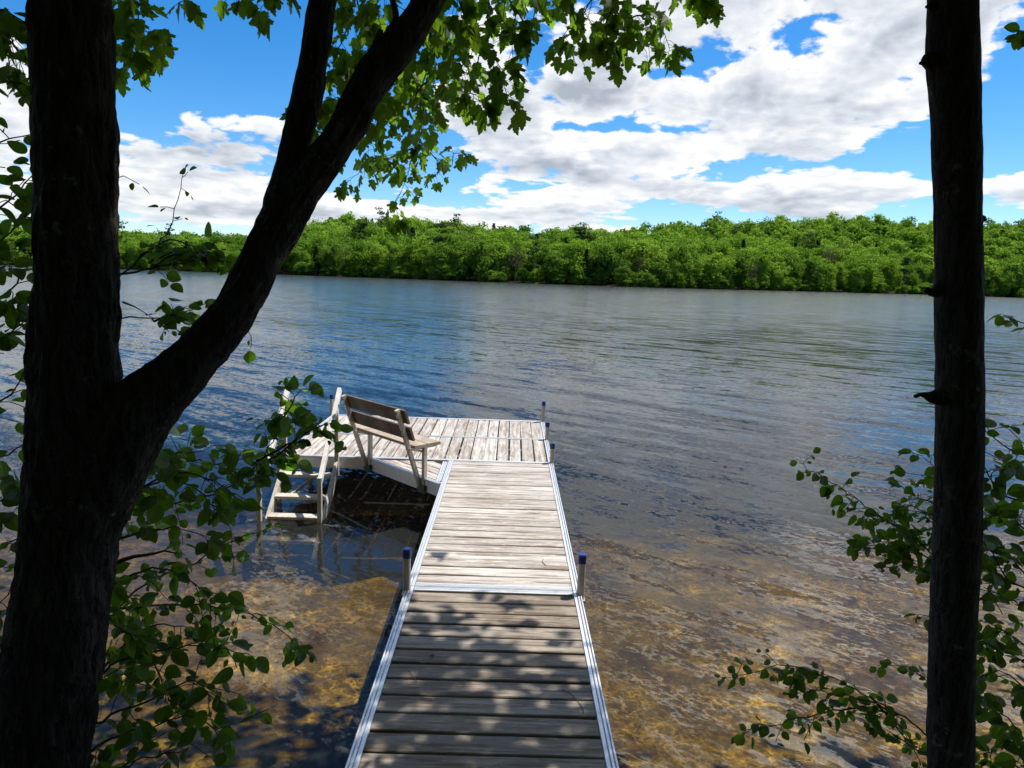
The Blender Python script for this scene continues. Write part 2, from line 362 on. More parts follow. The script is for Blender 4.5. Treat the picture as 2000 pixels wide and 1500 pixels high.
# the three-cornered filler section under the bench; A on the platform edge, B on the walkway edge
A=V((-1.575,Y2-.004,0)); B=V((XL-.004,7.20,0)); C3=V((XL-.004,Y2-.004,0)); hd=(B-A).normalized(); hn=V((hd.y,-hd.x,0))   # outwards, toward the shore
if hn.y>0: hn=-hn
b=MB(); rr=random.Random(5)
for i in range(4):
    dd=.11+.15*i; a=.5
    p=A-hn*dd; 
    # clip the board's run to the two straight edges (y<=Y2-.06, x<=XL-.06)
    def clipx(pt,off): 
        pt=pt-hn*off; t0=((Y2-.064)-pt.y)/hd.y; t1=((XL-.066)-pt.x)/hd.x
        return pt+hd*t0, pt+hd*t1
    a0,a1=clipx(A,dd-.068); c0,c1=clipx(A,dd+.068)
    if (c1-c0).dot(hd)<.02: continue
    zt,zb=DZ,DZ-.032
    vs=[(*a0.xy,zb),(*a1.xy,zb),(*c1.xy,zb),(*c0.xy,zb),(*a0.xy,zt),(*a1.xy,zt),(*c1.xy,zt),(*c0.xy,zt)]
    b.add(vs,[(0,3,2,1),(4,5,6,7),(0,1,5,4),(1,2,6,5),(2,3,7,6),(3,0,4,7)])
tri=b.build('corner_section',M_deckd,dock)
f=MB(); edge(f,A-hn*.02,B-hn*.02,tuple(hn)); edge(f,(XL-.062,7.27,0),(XL-.062,Y2-.064,0),(1,0,0),.052)
f.build('edge_frame',M_alu,tri)
posts=[(XL+.012,Y1-.045),(XR-.010,Y1-.045),(XR-.018,Y2+.03),(XR-.018,Y3),(XR-.018,Y4-.03),(PX0+.0,Y4-.03),(PX0+.0,Y3),(PX0-.03,Y2+.03)]
def sq(b,x,y,z0,z1,w,r): 
    n=[]; 
    for cx,cy,a0 in ((1,1,0),(-1,1,90),(-1,-1,180),(1,-1,270)):
        for t in (0,30,60,90): n.append((x+cx*(w/2-r)+r*math.cos(rad(a0+t)),y+cy*(w/2-r)+r*math.sin(rad(a0+t))))
    N=len(n); b.add([(*p,z0) for p in n]+[(*p,z1) for p in n],[tuple(range(N))[::-1],tuple(range(N,2*N))]+[(i,(i+1)%N,N+(i+1)%N,N+i) for i in range(N)])
for i,(x,y) in enumerate(posts):
    top=DZ+(.295 if y<Y2 else (.31 if y>Y3+.5 or x<0 else .24))
    if i==7: top=DZ+.05
    b=MB(); sq(b,x,y,ground(x,y)-.2,top-.045,.050,.014); po=b.build('post',M_post,dock)
    c=MB(); sq(c,x,y,top-.06,top,.057,.017); sq(c,x,y,top,top+.004,.047,.014); c.build('post_cap',M_cap,po)
    s=MB(); s.box((x-.031,y-.031,DZ-.11),(x+.031,y+.031,DZ-.03)); s.build('post_bracket',M_post,po)

# ------------------------------------------------------------------ bench on the corner section
O=V((-1.13,7.65,0)); bu=V((.70,-.714,0)); bv=V((-.714,-.70,0))
def B3(u,v,z): return O+bu*u+bv*v+V((0,0,z))
bench=empty('bench',tuple(O+V((0,0,.5))),'grey-brown wooden bench with its slatted back to the shore, on the dock corner','bench')
L0,L1=-.76,.43
b=MB()
for v in (.09,-.085): b.beam(B3(L0,v,.872),B3(L1,v,.872),.165,.034,ch=.004)
b.build('seat',M_bench,bench)
def bk(u,t,off=0): # along the leaning back plane
    z=.40+t*.89; v=.035+t*.315; return B3(u,v-off,z)
lean=(bk(0,1)-bk(0,0)).normalized()
b=MB()
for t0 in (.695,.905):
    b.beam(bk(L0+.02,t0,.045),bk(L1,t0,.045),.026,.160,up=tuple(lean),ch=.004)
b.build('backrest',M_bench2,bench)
for u in (-.69,.345):
    b=MB(); b.beam(bk(u,0.0),bk(u,.985),.045,.042,up=tuple(bu),ch=.004)
    bl=b.build('back_leg',M_benchleg,bench)
    for t in (.66,.72,.87,.94): c=bk(u,t,-.022); b=MB(); b.tube([c,c+bv*.008],[.009,.009],8); b.build('bolt',M_dark,bl)
    b=MB(); b.beam(B3(u+.05,.02,.40),B3(u+.05,.02,.856),.045,.045,up=tuple(bu),ch=.004); b.build('front_leg',M_benchleg,bench)
    b=MB(); b.beam(B3(u+.02,-.15,.842),B3(u+.02,.20,.842),.04,.026); b.beam(B3(u+.02,.04,.80),B3(u+.02,.20,.842),.03,.02); b.build('seat_bracket',M_benchleg,bench)
    b=MB(); b.beam(B3(u-.025,.045,.39),B3(u+.10,.045,.39),.03,.085); b.build('clamp',M_dark,bench)

# ------------------------------------------------------------------ ladder steps going down into the water
lad=empty('dock_ladder',(-2.27,8.06,.5),'pale wooden stair ladder with two handrails going down into the water','ladder')
sl0=V((0,8.03,.43)); sl1=V((0,7.02,-.34))
for x in (-2.565,-1.965):
    b=MB(); b.beam((x,sl0.y,sl0.z),(x,sl1.y,sl1.z),.04,.13,ch=.004); b.build('stringer',M_ladder,lad)
    b=MB(); b.beam((x,8.17,1.30),(x,7.28,.45),.045,.07,ch=.004); b.build('handrail',M_rail,lad)
    b=MB(); b.beam((x+.0,8.02,-.1 if False else .30),(x,8.02,1.15),.05,.045,up=(1,0,0),ch=.003); b.build('rail_post',M_ladder,lad)
    b=MB(); b.beam((x+(-.045 if x<-2.2 else .0),7.27,-.55),(x+(-.045 if x<-2.2 else .0),7.27,.50),.05,.045,up=(1,0,0),ch=.003); b.build('rail_post',M_ladder,lad)
for i,(y,z) in enumerate(((7.88,.345),(7.63,.165),(7.38,-.01+.03),(7.16,-.16))):
    b=MB(); b.beam((-2.545,y,z),(-1.985,y,z),.125,.036,ch=.004); b.build('step',M_ladder,lad)
b=MB(); b.beam((-2.5,8.0,.06),(-2.05,8.5,.40),.03,.03); b.build('brace',M_ladder,lad)

# ------------------------------------------------------------------ twigs fallen on the boards
def onDeck(x,y,z=DZ+.006):
    d=ray(x,y); return EYE+d*((z-CAMH)/d.z)
for (pts,lab) in (([(1098,1347),(1115,1355),(1128,1368),(1138,1382),(1140,1392)],'thin curved dry twig lying on the near boards at the right'),
                  ([(798,1310),(806,1320),(815,1333)],'short dark dry twig lying on the near boards at the left'),
                  ([(1061,1092),(1059,1098),(1066,1104)],'tiny hooked twig lying on the boards before the right post')):
    b=MB(); pp=[onDeck(*q_) for q_ in pts]; b.tube(pp,[.0022]*len(pp),5)
    tag(b.build('twig',M_twig),lab,'twig',None)

# ------------------------------------------------------------------ leaves
def mirror_leaf(half, fold, curl):
    """half outline (x>=0) from base to tip -> verts and two ngons with the midrib shared"""
    ys=[p[1] for p in half]
    zz=lambda x,y: fold*abs(x)-curl*y*y-.25*curl*x*x
    mid=[(0,0),(0,.35),(0,.7),(0,1)]
    vs=[(0,y,zz(0,y)) for _,y in mid]
    r=[(x,y,zz(x,y)) for x,y in half]; l=[(-x,y,zz(x,y)) for x,y in half]
    n=len(half); vs+=r+l
    fr_=[0]+[4+i for i in range(n)]+[3,2,1]; fl=[0,1,2,3]+[4+n+i for i in range(n-1,-1,-1)]
    return np.array(vs),[tuple(fr_),tuple(fl)]
MAPLE=[(.05,-.03),(.17,-.05),(.24,.03),(.37,.07),(.31,.16),(.35,.24),(.30,.30),(.42,.36),(.58,.47),(.50,.53),(.50,.60),(.38,.58),(.24,.53),(.27,.64),(.22,.70),(.23,.78),(.13,.82),(.10,.90)]
OVAL=[(.10,.02),(.24,.14),(.33,.30),(.355,.45),(.32,.60),(.25,.74),(.17,.86),(.09,.94)]
LEAF={'maple':[mirror_leaf(MAPLE,f_,c_) for f_,c_ in ((.25,.15),(.1,.3),(.35,.05),(-.15,.25))],
      'oval':[mirror_leaf(OVAL,f_,c_) for f_,c_ in ((.3,.12),(.12,.25),(.4,-.05),(.2,.4))]}
def leaf(mb,kind,pos,tip,nrm,size):
    T,fs=random.choice(LEAF[kind]); t=Vector(tip).normalized(); n=Vector(nrm); n=(n-t*n.dot(t))
    if n.length<1e-3: n=t.orthogonal()
    n.normalize(); x=t.cross(n)
    Mx=np.array([x,t,n])*size
    if kind=='oval': Mx[0]*=random.uniform(.85,1.25)
    mb.add(T@Mx+np.array(pos),fs)
def rv(s=1.): return Vector((random.gauss(0,s),random.gauss(0,s),random.gauss(0,s)))
DOWN=Vector((0,0,-1))
def spray(parent,kind,pts,mat,size,r0=.005,gap=.05,tw=(.08,.22),leaves=(3,5),start=.1,droop=.5,name='branch',jit=1.,hang=1.):
    """one branch: main stem through pts, side twigs, leaves; leaves become its sub-part"""
    if kind=='maple' and gap<.08: gap*=1.0
    path,_=spline(pts,[0]*len(pts),.03); n=len(path)
    for i in range(1,n-1): path[i]=path[i]+rv(.0035*jit)
    st=MB(); lv=MB()
    st.tube(path,[r0*(1-.75*i/(n-1)) for i in range(n)],6)
    acc=0; side=1
    for i in range(1,n):
        acc+=(path[i]-path[i-1]).length
        if i/n<start or acc<gap*random.uniform(.7,1.3): continue
        acc=0; side=-side
        T=(path[i]-path[i-1]).normalized(); S=T.cross(Vector((0,.25,1))).normalized()*side
        d=(T*random.uniform(.3,.9)+S*random.uniform(.5,1.)+rv(.45*jit)+DOWN*droop*random.uniform(0,.8)).normalized()
        L=random.uniform(*tw); q_=path[i].copy(); tp=[q_.copy()]
        ns=max(2,random.randint(*leaves)); 
        for s_ in range(ns):
            d=(d+rv(.14)+DOWN*droop*.18).normalized(); q_=q_+d*(L/ns); tp.append(q_.copy())
            put_leaf(lv,st,kind,q_,d,size,1 if s_%2 else -1,hang)
            if kind=='maple' and random.random()<.75: put_leaf(lv,st,kind,q_,d,size,-1 if s_%2 else 1,hang)
        st.tube(tp,[max(.0012,r0*.3)]*len(tp),4)
    put_leaf(lv,st,kind,path[-1],(path[-1]-path[-2]).normalized(),size,0,hang)
    o=st.build(name,M_twig,parent); l=lv.build('leaves',mat,o); return o
def put_leaf(lv,st,kind,q_,d,size,side,hang=1.):
    s_=d.cross(Vector((0,0,1)));
    if s_.length<.05: s_=Vector((1,0,0))
    s_=s_.normalized()*side
    if kind=='maple':
        pd=(d*.5+s_*.8+rv(.35)+DOWN*.2).normalized(); pe=q_+pd*size*random.uniform(.4,.9)
        st.tube([q_,(q_+pe)*.5+Vector((0,0,.006)),pe],[.0011]*3,3,cap=False)
        tip=(pd*.45+DOWN*random.uniform(.3,1.2)*hang+rv(.28)); nr=Vector((random.gauss(0,.6),-.75+random.gauss(0,.6),.75+random.gauss(0,.4)))
        leaf(lv,kind,pe,tip,nr,size*random.uniform(.62,1.15))
    else:
        pd=(d*.6+s_*.8+rv(.3)).normalized(); pe=q_+pd*size*.22
        tip=pd+DOWN*random.uniform(-.15,.8)*hang+rv(.22); nr=Vector((random.gauss(0,.6),-.5+random.gauss(0,.6),.75))
        leaf(lv,kind,pe,tip,nr,size*random.choice((.42,.6,.75,.85,.95,1.1)))
def PP(lst,Y):
    out=[]
    for i,p in enumerate(lst):
        y=p[2] if len(p)>2 else Y
        out.append(P(p[0],p[1],y))
    return out

lf=MB(); c_=onDeck(841,1284); leaf(lf,'oval',c_,Vector((.5,1,0)),Vector((0,0,1)),.035)
tag(lf.build('fallen_leaf',M_twig),'small dark shrivelled leaf lying near the left edge of the near boards','leaf')
# ------------------------------------------------------------------ forked maple
def bark_disp(seed,ridge,lump):
    def f(p,dr,t,r,i):
        c=p+dr*r
        a=noise.noise((c.x*4+seed,c.y*4,c.z*2.2)); b=noise.noise((math.cos(t)*r*52+seed,math.sin(t)*r*52,p.z*7)); d=noise.noise((c.x*45,c.y*45+seed,c.z*26)); e=noise.noise((c.x*13,c.y*13+seed,c.z*6))
        return r*(1+lump*a)+ridge*(abs(b)*1.6-.4)+ridge*.55*d+ridge*.9*e
    return f
def stem(pxs,Yf,step=.02):
    """pxs: (x,y,half width across,Y)"""
    pts=[P(x,y,Y) for x,y,h,Y in pxs]; rs=[h*Y/FPX*.965/math.sqrt(1+((x-1000)/FPX)**2) for x,y,h,Y in pxs]
    return spline(pts,rs,step)
maple=empty('maple_tree',tuple(P(60,1500,2.15)*1.0+V((0,0,-1.0))),'big dark forked maple leaning over the water on the left, green lobed leaves above','tree')
base=P(40,1500,2.15)
pts,rs=stem([(60,1750,120,2.12),(78,1500,114,2.14),(110,1260,112,2.16),(132,1080,108,2.18),(143,950,105,2.19),(146,830,101,2.2),(146,720,95,2.2),(147,560,87,2.21),(147,400,85,2.22),(146,250,83,2.23),(143,80,79,2.25),(142,-150,77,2.28),(150,-700,70,2.35),(190,-1500,50,2.5)],0)
pts=[V((base.x-.02,base.y-.05,-.1))]+pts; rs=[.25]+rs
b=MB(); b.tube(pts,rs,96,bark_disp(1.3,.0115,.05)); b.build('trunk',M_bark,maple,True)
pts,rs=stem([(95,1230,90,2.16),(150,1030,98,2.19),(205,905,96,2.2),(262,815,84,2.22),(318,762,66,2.25),(372,712,55,2.28),(420,655,47,2.31),(462,600,42,2.34),(492,545,40,2.37),(515,495,40,2.40),(540,450,42,2.43),(572,395,44,2.46),(618,330,36,2.5),(655,282,33,2.53),(690,225,32,2.57),(718,170,34,2.6),(752,120,36,2.63),(795,68,31,2.68),(838,-2,28,2.75),(890,-90,26,2.85),(990,-280,22,3.1),(1180,-700,15,3.6)],0)
b=MB(); b.tube(pts,rs,80,bark_disp(7.7,.0085,.05)); b.build('limb',M_bark,maple,True)
pts,rs=stem([(535,455,30,2.43),(552,400,36,2.46),(565,345,32,2.5),(577,290,27,2.53),(589,235,31,2.56),(598,195,31,2.6),(608,140,27,2.64),(618,80,28,2.68),(632,0,27,2.75),(648,-100,24,2.85),(660,-400,18,3.1)],0)
b=MB(); b.tube(pts,rs,64,bark_disp(3.1,.0065,.05)); b.build('limb',M_bark,maple,True)
pts,rs=stem([(708,168,11,2.6),(722,125,9,2.6),(738,80,8,2.6),(744,58,5,2.6)],0)
b=MB(); b.tube(pts,rs,16,bark_disp(5.1,.002,.1)); b.build('branch_stub',M_bark,maple,True)
pts,rs=stem([(735,92,7,2.66),(772,40,6,2.72),(766,-5,6,2.8),(760,-80,5,2.9)],0)
b=MB(); b.tube(pts,rs,12); b.build('branch',M_bark,maple,True)
# hanging sprays of lobed leaves in view
mk=dict(kind='maple',mat=M_maple)
for pts,Y,size,kw in [
  ([(845,-60,3.2),(842,60,3.4),(838,140,3.7),(832,200,4.2),(812,270,4.5),(800,330,4.6),(770,400,4.7),(745,432,4.7)],4,.075,dict(gap=.07)),
  ([(815,270,4.5),(850,310,4.6),(875,330,4.7),(885,300,4.7)],4.6,.07,dict(gap=.06,tw=(.05,.14))),
  ([(806,290,4.5),(760,310,4.5),(715,325,4.4),(690,345,4.4)],4.5,.075,dict(gap=.06,tw=(.06,.16))),
  ([(838,140,3.6),(870,160,3.5),(905,180,3.4),(945,185,3.3)],3.4,.08,dict(gap=.08,tw=(.05,.12))),
  ([(838,150,3.6),(800,200,3.8),(760,235,3.9),(720,255,4.0)],3.8,.08,dict(gap=.06)),
  ([(880,-80,3.1),(900,0,3.1),(920,60,3.2),(950,110,3.2),(960,150,3.2)],3.2,.085,dict(gap=.055)),
  ([(870,-60,3.3),(860,20,3.4),(880,90,3.5),(900,150,3.6)],3.4,.085,dict(gap=.05)),
  ([(960,-120,3.3),(985,-30,3.3),(1005,30,3.3),(1000,80,3.3)],3.3,.08,dict(gap=.055)),
  ([(900,-90,3.6),(960,-40,3.7),(1030,-10,3.7),(1075,0,3.7)],3.6,.085,dict(gap=.06)),
  ([(760,-60,3.0),(770,20,3.2),(750,80,3.4),(720,130,3.6),(690,190,3.8),(670,250,3.9)],3.4,.075,dict(gap=.055)),
  ([(700,-80,3.3),(690,0,3.5),(675,60,3.6),(655,120,3.7),(645,190,3.8)],3.5,.07,dict(gap=.055)),
  ([(690,-40,3.7),(705,40,3.8),(720,100,3.9),(700,150,4.0)],3.8,.075,dict(gap=.055)),
  ([(820,30,3.6),(790,90,3.8),(770,150,4.0),(745,200,4.1),(720,290,4.2)],3.8,.08,dict(gap=.055)),
  ([(1150,-120,3.5),(1190,0,3.5),(1215,40,3.5),(1240,75,3.5),(1262,100,3.5)],3.5,.085,dict(gap=.06)),
  ([(1180,-60,3.5),(1150,10,3.5),(1115,50,3.5),(1095,75,3.5)],3.5,.085,dict(gap=.055)),
  ([(1215,40,3.5),(1260,30,3.5),(1290,50,3.5),(1300,70,3.5)],3.5,.08,dict(gap=.06,tw=(.05,.12))),
  ([(1195,20,3.45),(1175,70,3.45),(1190,105,3.45)],3.45,.085,dict(gap=.06,tw=(.05,.13))),
  ([(1230,-100,3.6),(1290,-50,3.6),(1345,-22,3.6),(1375,-15,3.6)],3.6,.08,dict(gap=.08,tw=(.04,.1))),
  ([(600,-70,3.3),(575,-40,3.3),(550,-25,3.3)],3.3,.08,dict(gap=.07,tw=(.04,.1))),
  ([(420,-80,3.1),(395,-30,3.1),(376,-8,3.1)],3.1,.08,dict(gap=.14,tw=(.03,.05),leaves=(1,2))),
  ([(540,-80,3.1),(525,-30,3.1),(518,5,3.1)],3.1,.085,dict(gap=.14,tw=(.03,.05),leaves=(1,2))),
  ([(470,-60,3.2),(466,-25,3.2),(462,-8,3.2)],3.2,.07,dict(gap=.1,tw=(.03,.06),leaves=(1,2))),
  ([(200,-120,3.0),(250,-20,3.1),(275,40,3.1),(290,90,3.1)],3.05,.075,dict(gap=.05)),
  ([(180,-20,3.2),(235,40,3.2),(262,90,3.2),(270,135,3.2)],3.2,.075,dict(gap=.05,tw=(.06,.15))),
  ([(590,180,3.2),(612,215,3.5),(640,255,3.8),(655,290,3.9)],3.7,.07,dict(gap=.06,tw=(.05,.14))),
  ([(-60,-60,2.4),(-10,10,2.4),(20,70,2.4),(40,120,2.4)],2.4,.07,dict(gap=.05,tw=(.06,.14))),
]:
    spray(maple,pts=PP(pts,Y),size=size,**{**mk,**kw})
def unseen_leaves(parent,n,region,size,kind,mat,keep=None):
    """the tree's high crown above the picture, or sky blockers added behind the camera: clumped leaves round random twig ends"""
    lv=MB(); cl=[]
    while len(cl)<n//28:
        c=Vector([random.uniform(*region[i]) for i in range(3)])
        if keep is None or keep(c): cl.append(c)
    T=np.array([(0,0,0),(.45,.4,.08),(0,1,-.1),(-.45,.4,.08)])
    for c in cl:
        for _ in range(28):
            q_=c+Vector((random.gauss(0,.34),random.gauss(0,.34),random.gauss(0,.2)))
            if q_.y>.5 and q_.z<CAMH+q_.y*(.42 if q_.x>.3 else .372)+.1: continue
            t=(rv(1)+DOWN*.4).normalized(); nr=rv(.6)+Vector((0,0,1)); nr=(nr-t*nr.dot(t)).normalized(); x=t.cross(nr)
            lv.add(T@(np.array([x,t,nr])*size*random.uniform(.7,1.2))+np.array(q_),[(0,1,2),(0,2,3)])
    return lv.build('unseen_leaves',mat,parent)
# sun side crown that dapples the near boards: a point h above the boards shades the spot (-.39h,-.21h) away
def shade_keep(c):
    for px_,py_,pz_,rr_ in ((.5,3.5,4.0,.5),(-.6,4.5,3.3,.55),(-.25,3.3,3.9,.42),(-.75,3.7,3.7,.4),(-1.9,3.1,3.6,.5)):
        hh=c.z-pz_
        if hh>0 and math.hypot(c.x-px_-.39*hh,c.y-py_-.215*hh)<rr_: return False
    h=c.z-.4; x,y=c.x-.39*h,c.y-.215*h
    if x>.75: lim=3.5
    elif x<-.75: lim=4.5
    else: lim=3.55-.35*(x/.6)
    if y<lim-.1: return True
    return y<lim+.75 and random.random()<.22*(1-(y-lim+.1)/.85)
unseen_leaves(maple,24000,((-3.2,5.2),(-1.0,5.9),(4.4,8.2)),.18,'maple',M_maple,shade_keep)
unseen_leaves(maple,6000,((-9,2),(-7,1.2),(1.2,9)),.36,'maple',M_maple,lambda c: c.y<-1.6 or (c.z>4.2 and c.y<.2) or c.z>5)  # unseen leaf mass added behind the camera to keep sky light off

# ------------------------------------------------------------------ slim tree on the right
slim=empty('slim_tree',tuple(P(1858,1500,2.3)+V((0,0,-1.1))),'slim straight dark tree trunk with broken branch stubs right of the dock','tree')
pts,rs=stem([(1856,1800,55,2.28),(1857,1500,54,2.3),(1858,1350,54,2.3),(1862,1200,53,2.3),(1869,1050,53,2.3),(1873,900,52,2.3),(1874,700,50.5,2.3),(1872,500,50,2.3),(1869,300,49.5,2.3),(1860,110,52,2.3),(1860,0,48,2.3),(1858,-200,47,2.32),(1850,-900,40,2.4),(1840,-1700,28,2.5)],0)
pts=[V((pts[0].x,pts[0].y,-.1))]+pts; rs=[rs[0]*1.15]+rs
b=MB(); b.tube(pts,rs,72,bark_disp(11.,.0028,.035)); b.build('trunk',M_bark2,slim,True)
for pl in ([(1840,560,22,2.3),(1822,572,9,2.28),(1812,566,7,2.27),(1806,570,3,2.27)],[(1845,772,26,2.3),(1824,776,16,2.28),(1808,772,8,2.26),(1797,771,4,2.25),(1786,775,4.5,2.25)],[(1835,125,26,2.3),(1815,118,17,2.28),(1806,124,4,2.26),(1797,123,3,2.25)],[(1835,12,18,2.3),(1814,12,6,2.28),(1808,14,3,2.28)],[(1895,425,16,2.3),(1922,428,8,2.29),(1926,430,3,2.29)]):
    q_,r_=stem(pl,0,.008); b=MB(); b.tube(q_,r_,14,bark_disp(2.,.0018,.15)); b.build('branch_stub',M_bark2,slim,True)
unseen_leaves(slim,5000,((1,9),(-7,1.2),(1.2,9)),.36,'maple',M_maple,lambda c: c.y<-1.6 or (c.z>4.2 and c.y<.2) or c.z>5)  # right-hand unseen leaf mass, likewise added behind to block the sky

# ------------------------------------------------------------------ shrubs on the bank
def shrub(name,label,loc,branches,size,**kw):
    e=empty(name,loc,label,'shrub')
    for pts,Y,k2 in branches: spray(e,'oval',PP(pts,Y),M_shrub,k2.pop('size',size),**{**kw,**k2})
    return e
S=dict
shrub('leafy_shrub','dense leafy shrub with oval leaves between the forked maple and the ladder',tuple(P(150,1500,2.9)+V((0,0,-.6))),[
  ([(150,1100,2.9),(230,1010),(330,985),(430,960),(490,920),(535,850),(550,770)],2.9,S()),
  ([(470,935,2.9),(540,890),(590,850),(640,825)],2.9,S(tw=(.05,.14))),
  ([(535,850,2.9),(560,810),(575,775),(590,760)],2.9,S(tw=(.04,.1),size=.07)),
  ([(500,900,2.9),(560,870),(600,845),(640,825)],2.9,S(tw=(.03,.07),size=.05)),
  ([(200,1000,2.7),(280,950),(350,920),(420,940),(470,980)],2.7,S(size=.075)),
  ([(200,960,2.75),(260,920),(330,890),(400,880)],2.75,S(size=.075,gap=.03)),
  ([(200,960,3.),(280,930),(360,900),(430,905),(490,890)],3.0,S(size=.075)),
  ([(160,1020,2.8),(260,960),(350,940),(420,990),(450,1030)],2.8,S()),
  ([(150,1240,2.9),(225,1190),(300,1130),(380,1100),(450,1060),(530,1030)],2.9,S(tw=(.03,.08),size=.045,gap=.05)),
  ([(160,1210,2.7),(230,1190),(350,1182),(450,1190),(500,1205),(560,1240),(588,1272)],2.7,S(size=.055,tw=(.05,.14))),
  ([(150,1180,2.5),(240,1130),(310,1110),(380,1140),(420,1180)],2.5,S(size=.065)),
  ([(140,1380,2.5),(220,1300),(300,1270),(400,1260),(470,1275)],2.5,S(size=.07)),
  ([(130,1440,2.3),(215,1400),(300,1360),(380,1330),(430,1380)],2.3,S(size=.065)),
  ([(120,1520,2.3),(200,1450),(290,1420),(380,1400),(430,1440)],2.3,S(size=.06)),
  ([(120,1600,2.2),(200,1520),(280,1480),(350,1470)],2.2,S(size=.06)),
  ([(200,1060,2.6),(270,1040),(340,1030),(400,1050)],2.6,S(size=.06,tw=(.05,.14))),
  ([(180,1330,2.6),(260,1240),(320,1220),(390,1230)],2.6,S(size=.07)),
  ([(160,1160,2.35),(240,1230),(300,1300),(330,1370)],2.35,S(size=.065)),
 ],.068,r0=.006,gap=.034,tw=(.07,.2),leaves=(3,6),droop=.35)
e=shrub('young_shrub','thin upright twigs with few oval leaves between the two stems of the forked maple',tuple(P(170,1100,2.7)+V((0,0,-.6))),[
  ([(150,600,2.7),(235,535),(275,503),(328,455),(340,410),(352,370),(360,335)],2.7,S(gap=.05,tw=(.02,.05),leaves=(2,2),size=.038,start=.5)),
  ([(235,535,2.7),(300,525),(360,510),(410,505),(452,512)],2.7,S(size=.058,tw=(.04,.1),start=.25)),
  ([(300,522,2.7),(340,500),(385,505),(415,520)],2.7,S(size=.062,tw=(.03,.08),gap=.035)),
  ([(290,515,2.7),(350,488),(400,498)],2.75,S(size=.058,tw=(.03,.07),gap=.035)),
  ([(300,628,2.7),(340,615),(385,600)],2.7,S(size=.06,tw=(.03,.07),gap=.03)),
  ([(310,632,2.7),(345,645),(370,660)],2.7,S(size=.06,tw=(.03,.06),gap=.03)),
  ([(270,505,2.7),(330,470),(380,480),(425,492)],2.7,S(size=.058,tw=(.03,.08))),
  ([(150,640,2.7),(235,620),(290,620),(340,625),(385,632)],2.7,S(size=.06,tw=(.04,.09),start=.6)),
  ([(240,590,2.7),(262,600),(285,612)],2.7,S(size=.03,tw=(.02,.03),leaves=(2,2),start=.6)),
  ([(150,380,2.6),(215,350),(240,345),(258,352)],2.6,S(size=.045,tw=(.02,.04),leaves=(2,2),start=.75)),
  ([(380,640,2.7),(440,660),(480,640),(490,680)],2.7,S(size=.05,tw=(.02,.05),leaves=(2,2),start=.7)),
  ([(200,1110,2.5),(260,1088),(320,1079),(346,1081)],2.5,S(start=1.1,r0=.011)),
 ],.05,r0=.0045,gap=.05,droop=.3)
shrub('leafy_shrub','shaded leafy shrub in the left corner beside the forked maple trunk',tuple(P(-60,1500,2.4)+V((0,0,-.6))),[
  ([(-90,330),(-30,290),(20,270),(62,262)],2.5,S(size=.055)),
  ([(-90,450),(-30,420),(20,390),(70,330)],2.5,S()),
  ([(-90,560),(-20,500),(30,440),(70,400)],2.5,S()),
  ([(-80,660),(0,580),(40,540),(70,470)],2.6,S()),
  ([(-80,720),(-20,680),(30,640),(70,610)],2.6,S(start=.2)),
  ([(-80,860),(-20,800),(30,760),(60,700)],2.5,S()),
  ([(-80,960),(-20,900),(30,880),(60,860)],2.4,S()),
  ([(-80,1060),(-20,1000),(20,960),(50,950)],2.4,S()),
  ([(-80,1160),(-20,1100),(10,1060),(40,1050)],2.4,S()),
  ([(-80,1300),(-30,1220),(0,1180),(20,1150)],2.4,S()),
  ([(-90,200),(-40,160),(10,150),(50,190)],2.3,S(size=.06)),
  ([(-90,60),(-30,40),(20,30),(60,60)],2.3,S(size=.06)),
 ],.08,r0=.006,gap=.034,tw=(.06,.16),leaves=(3,6),droop=.35)
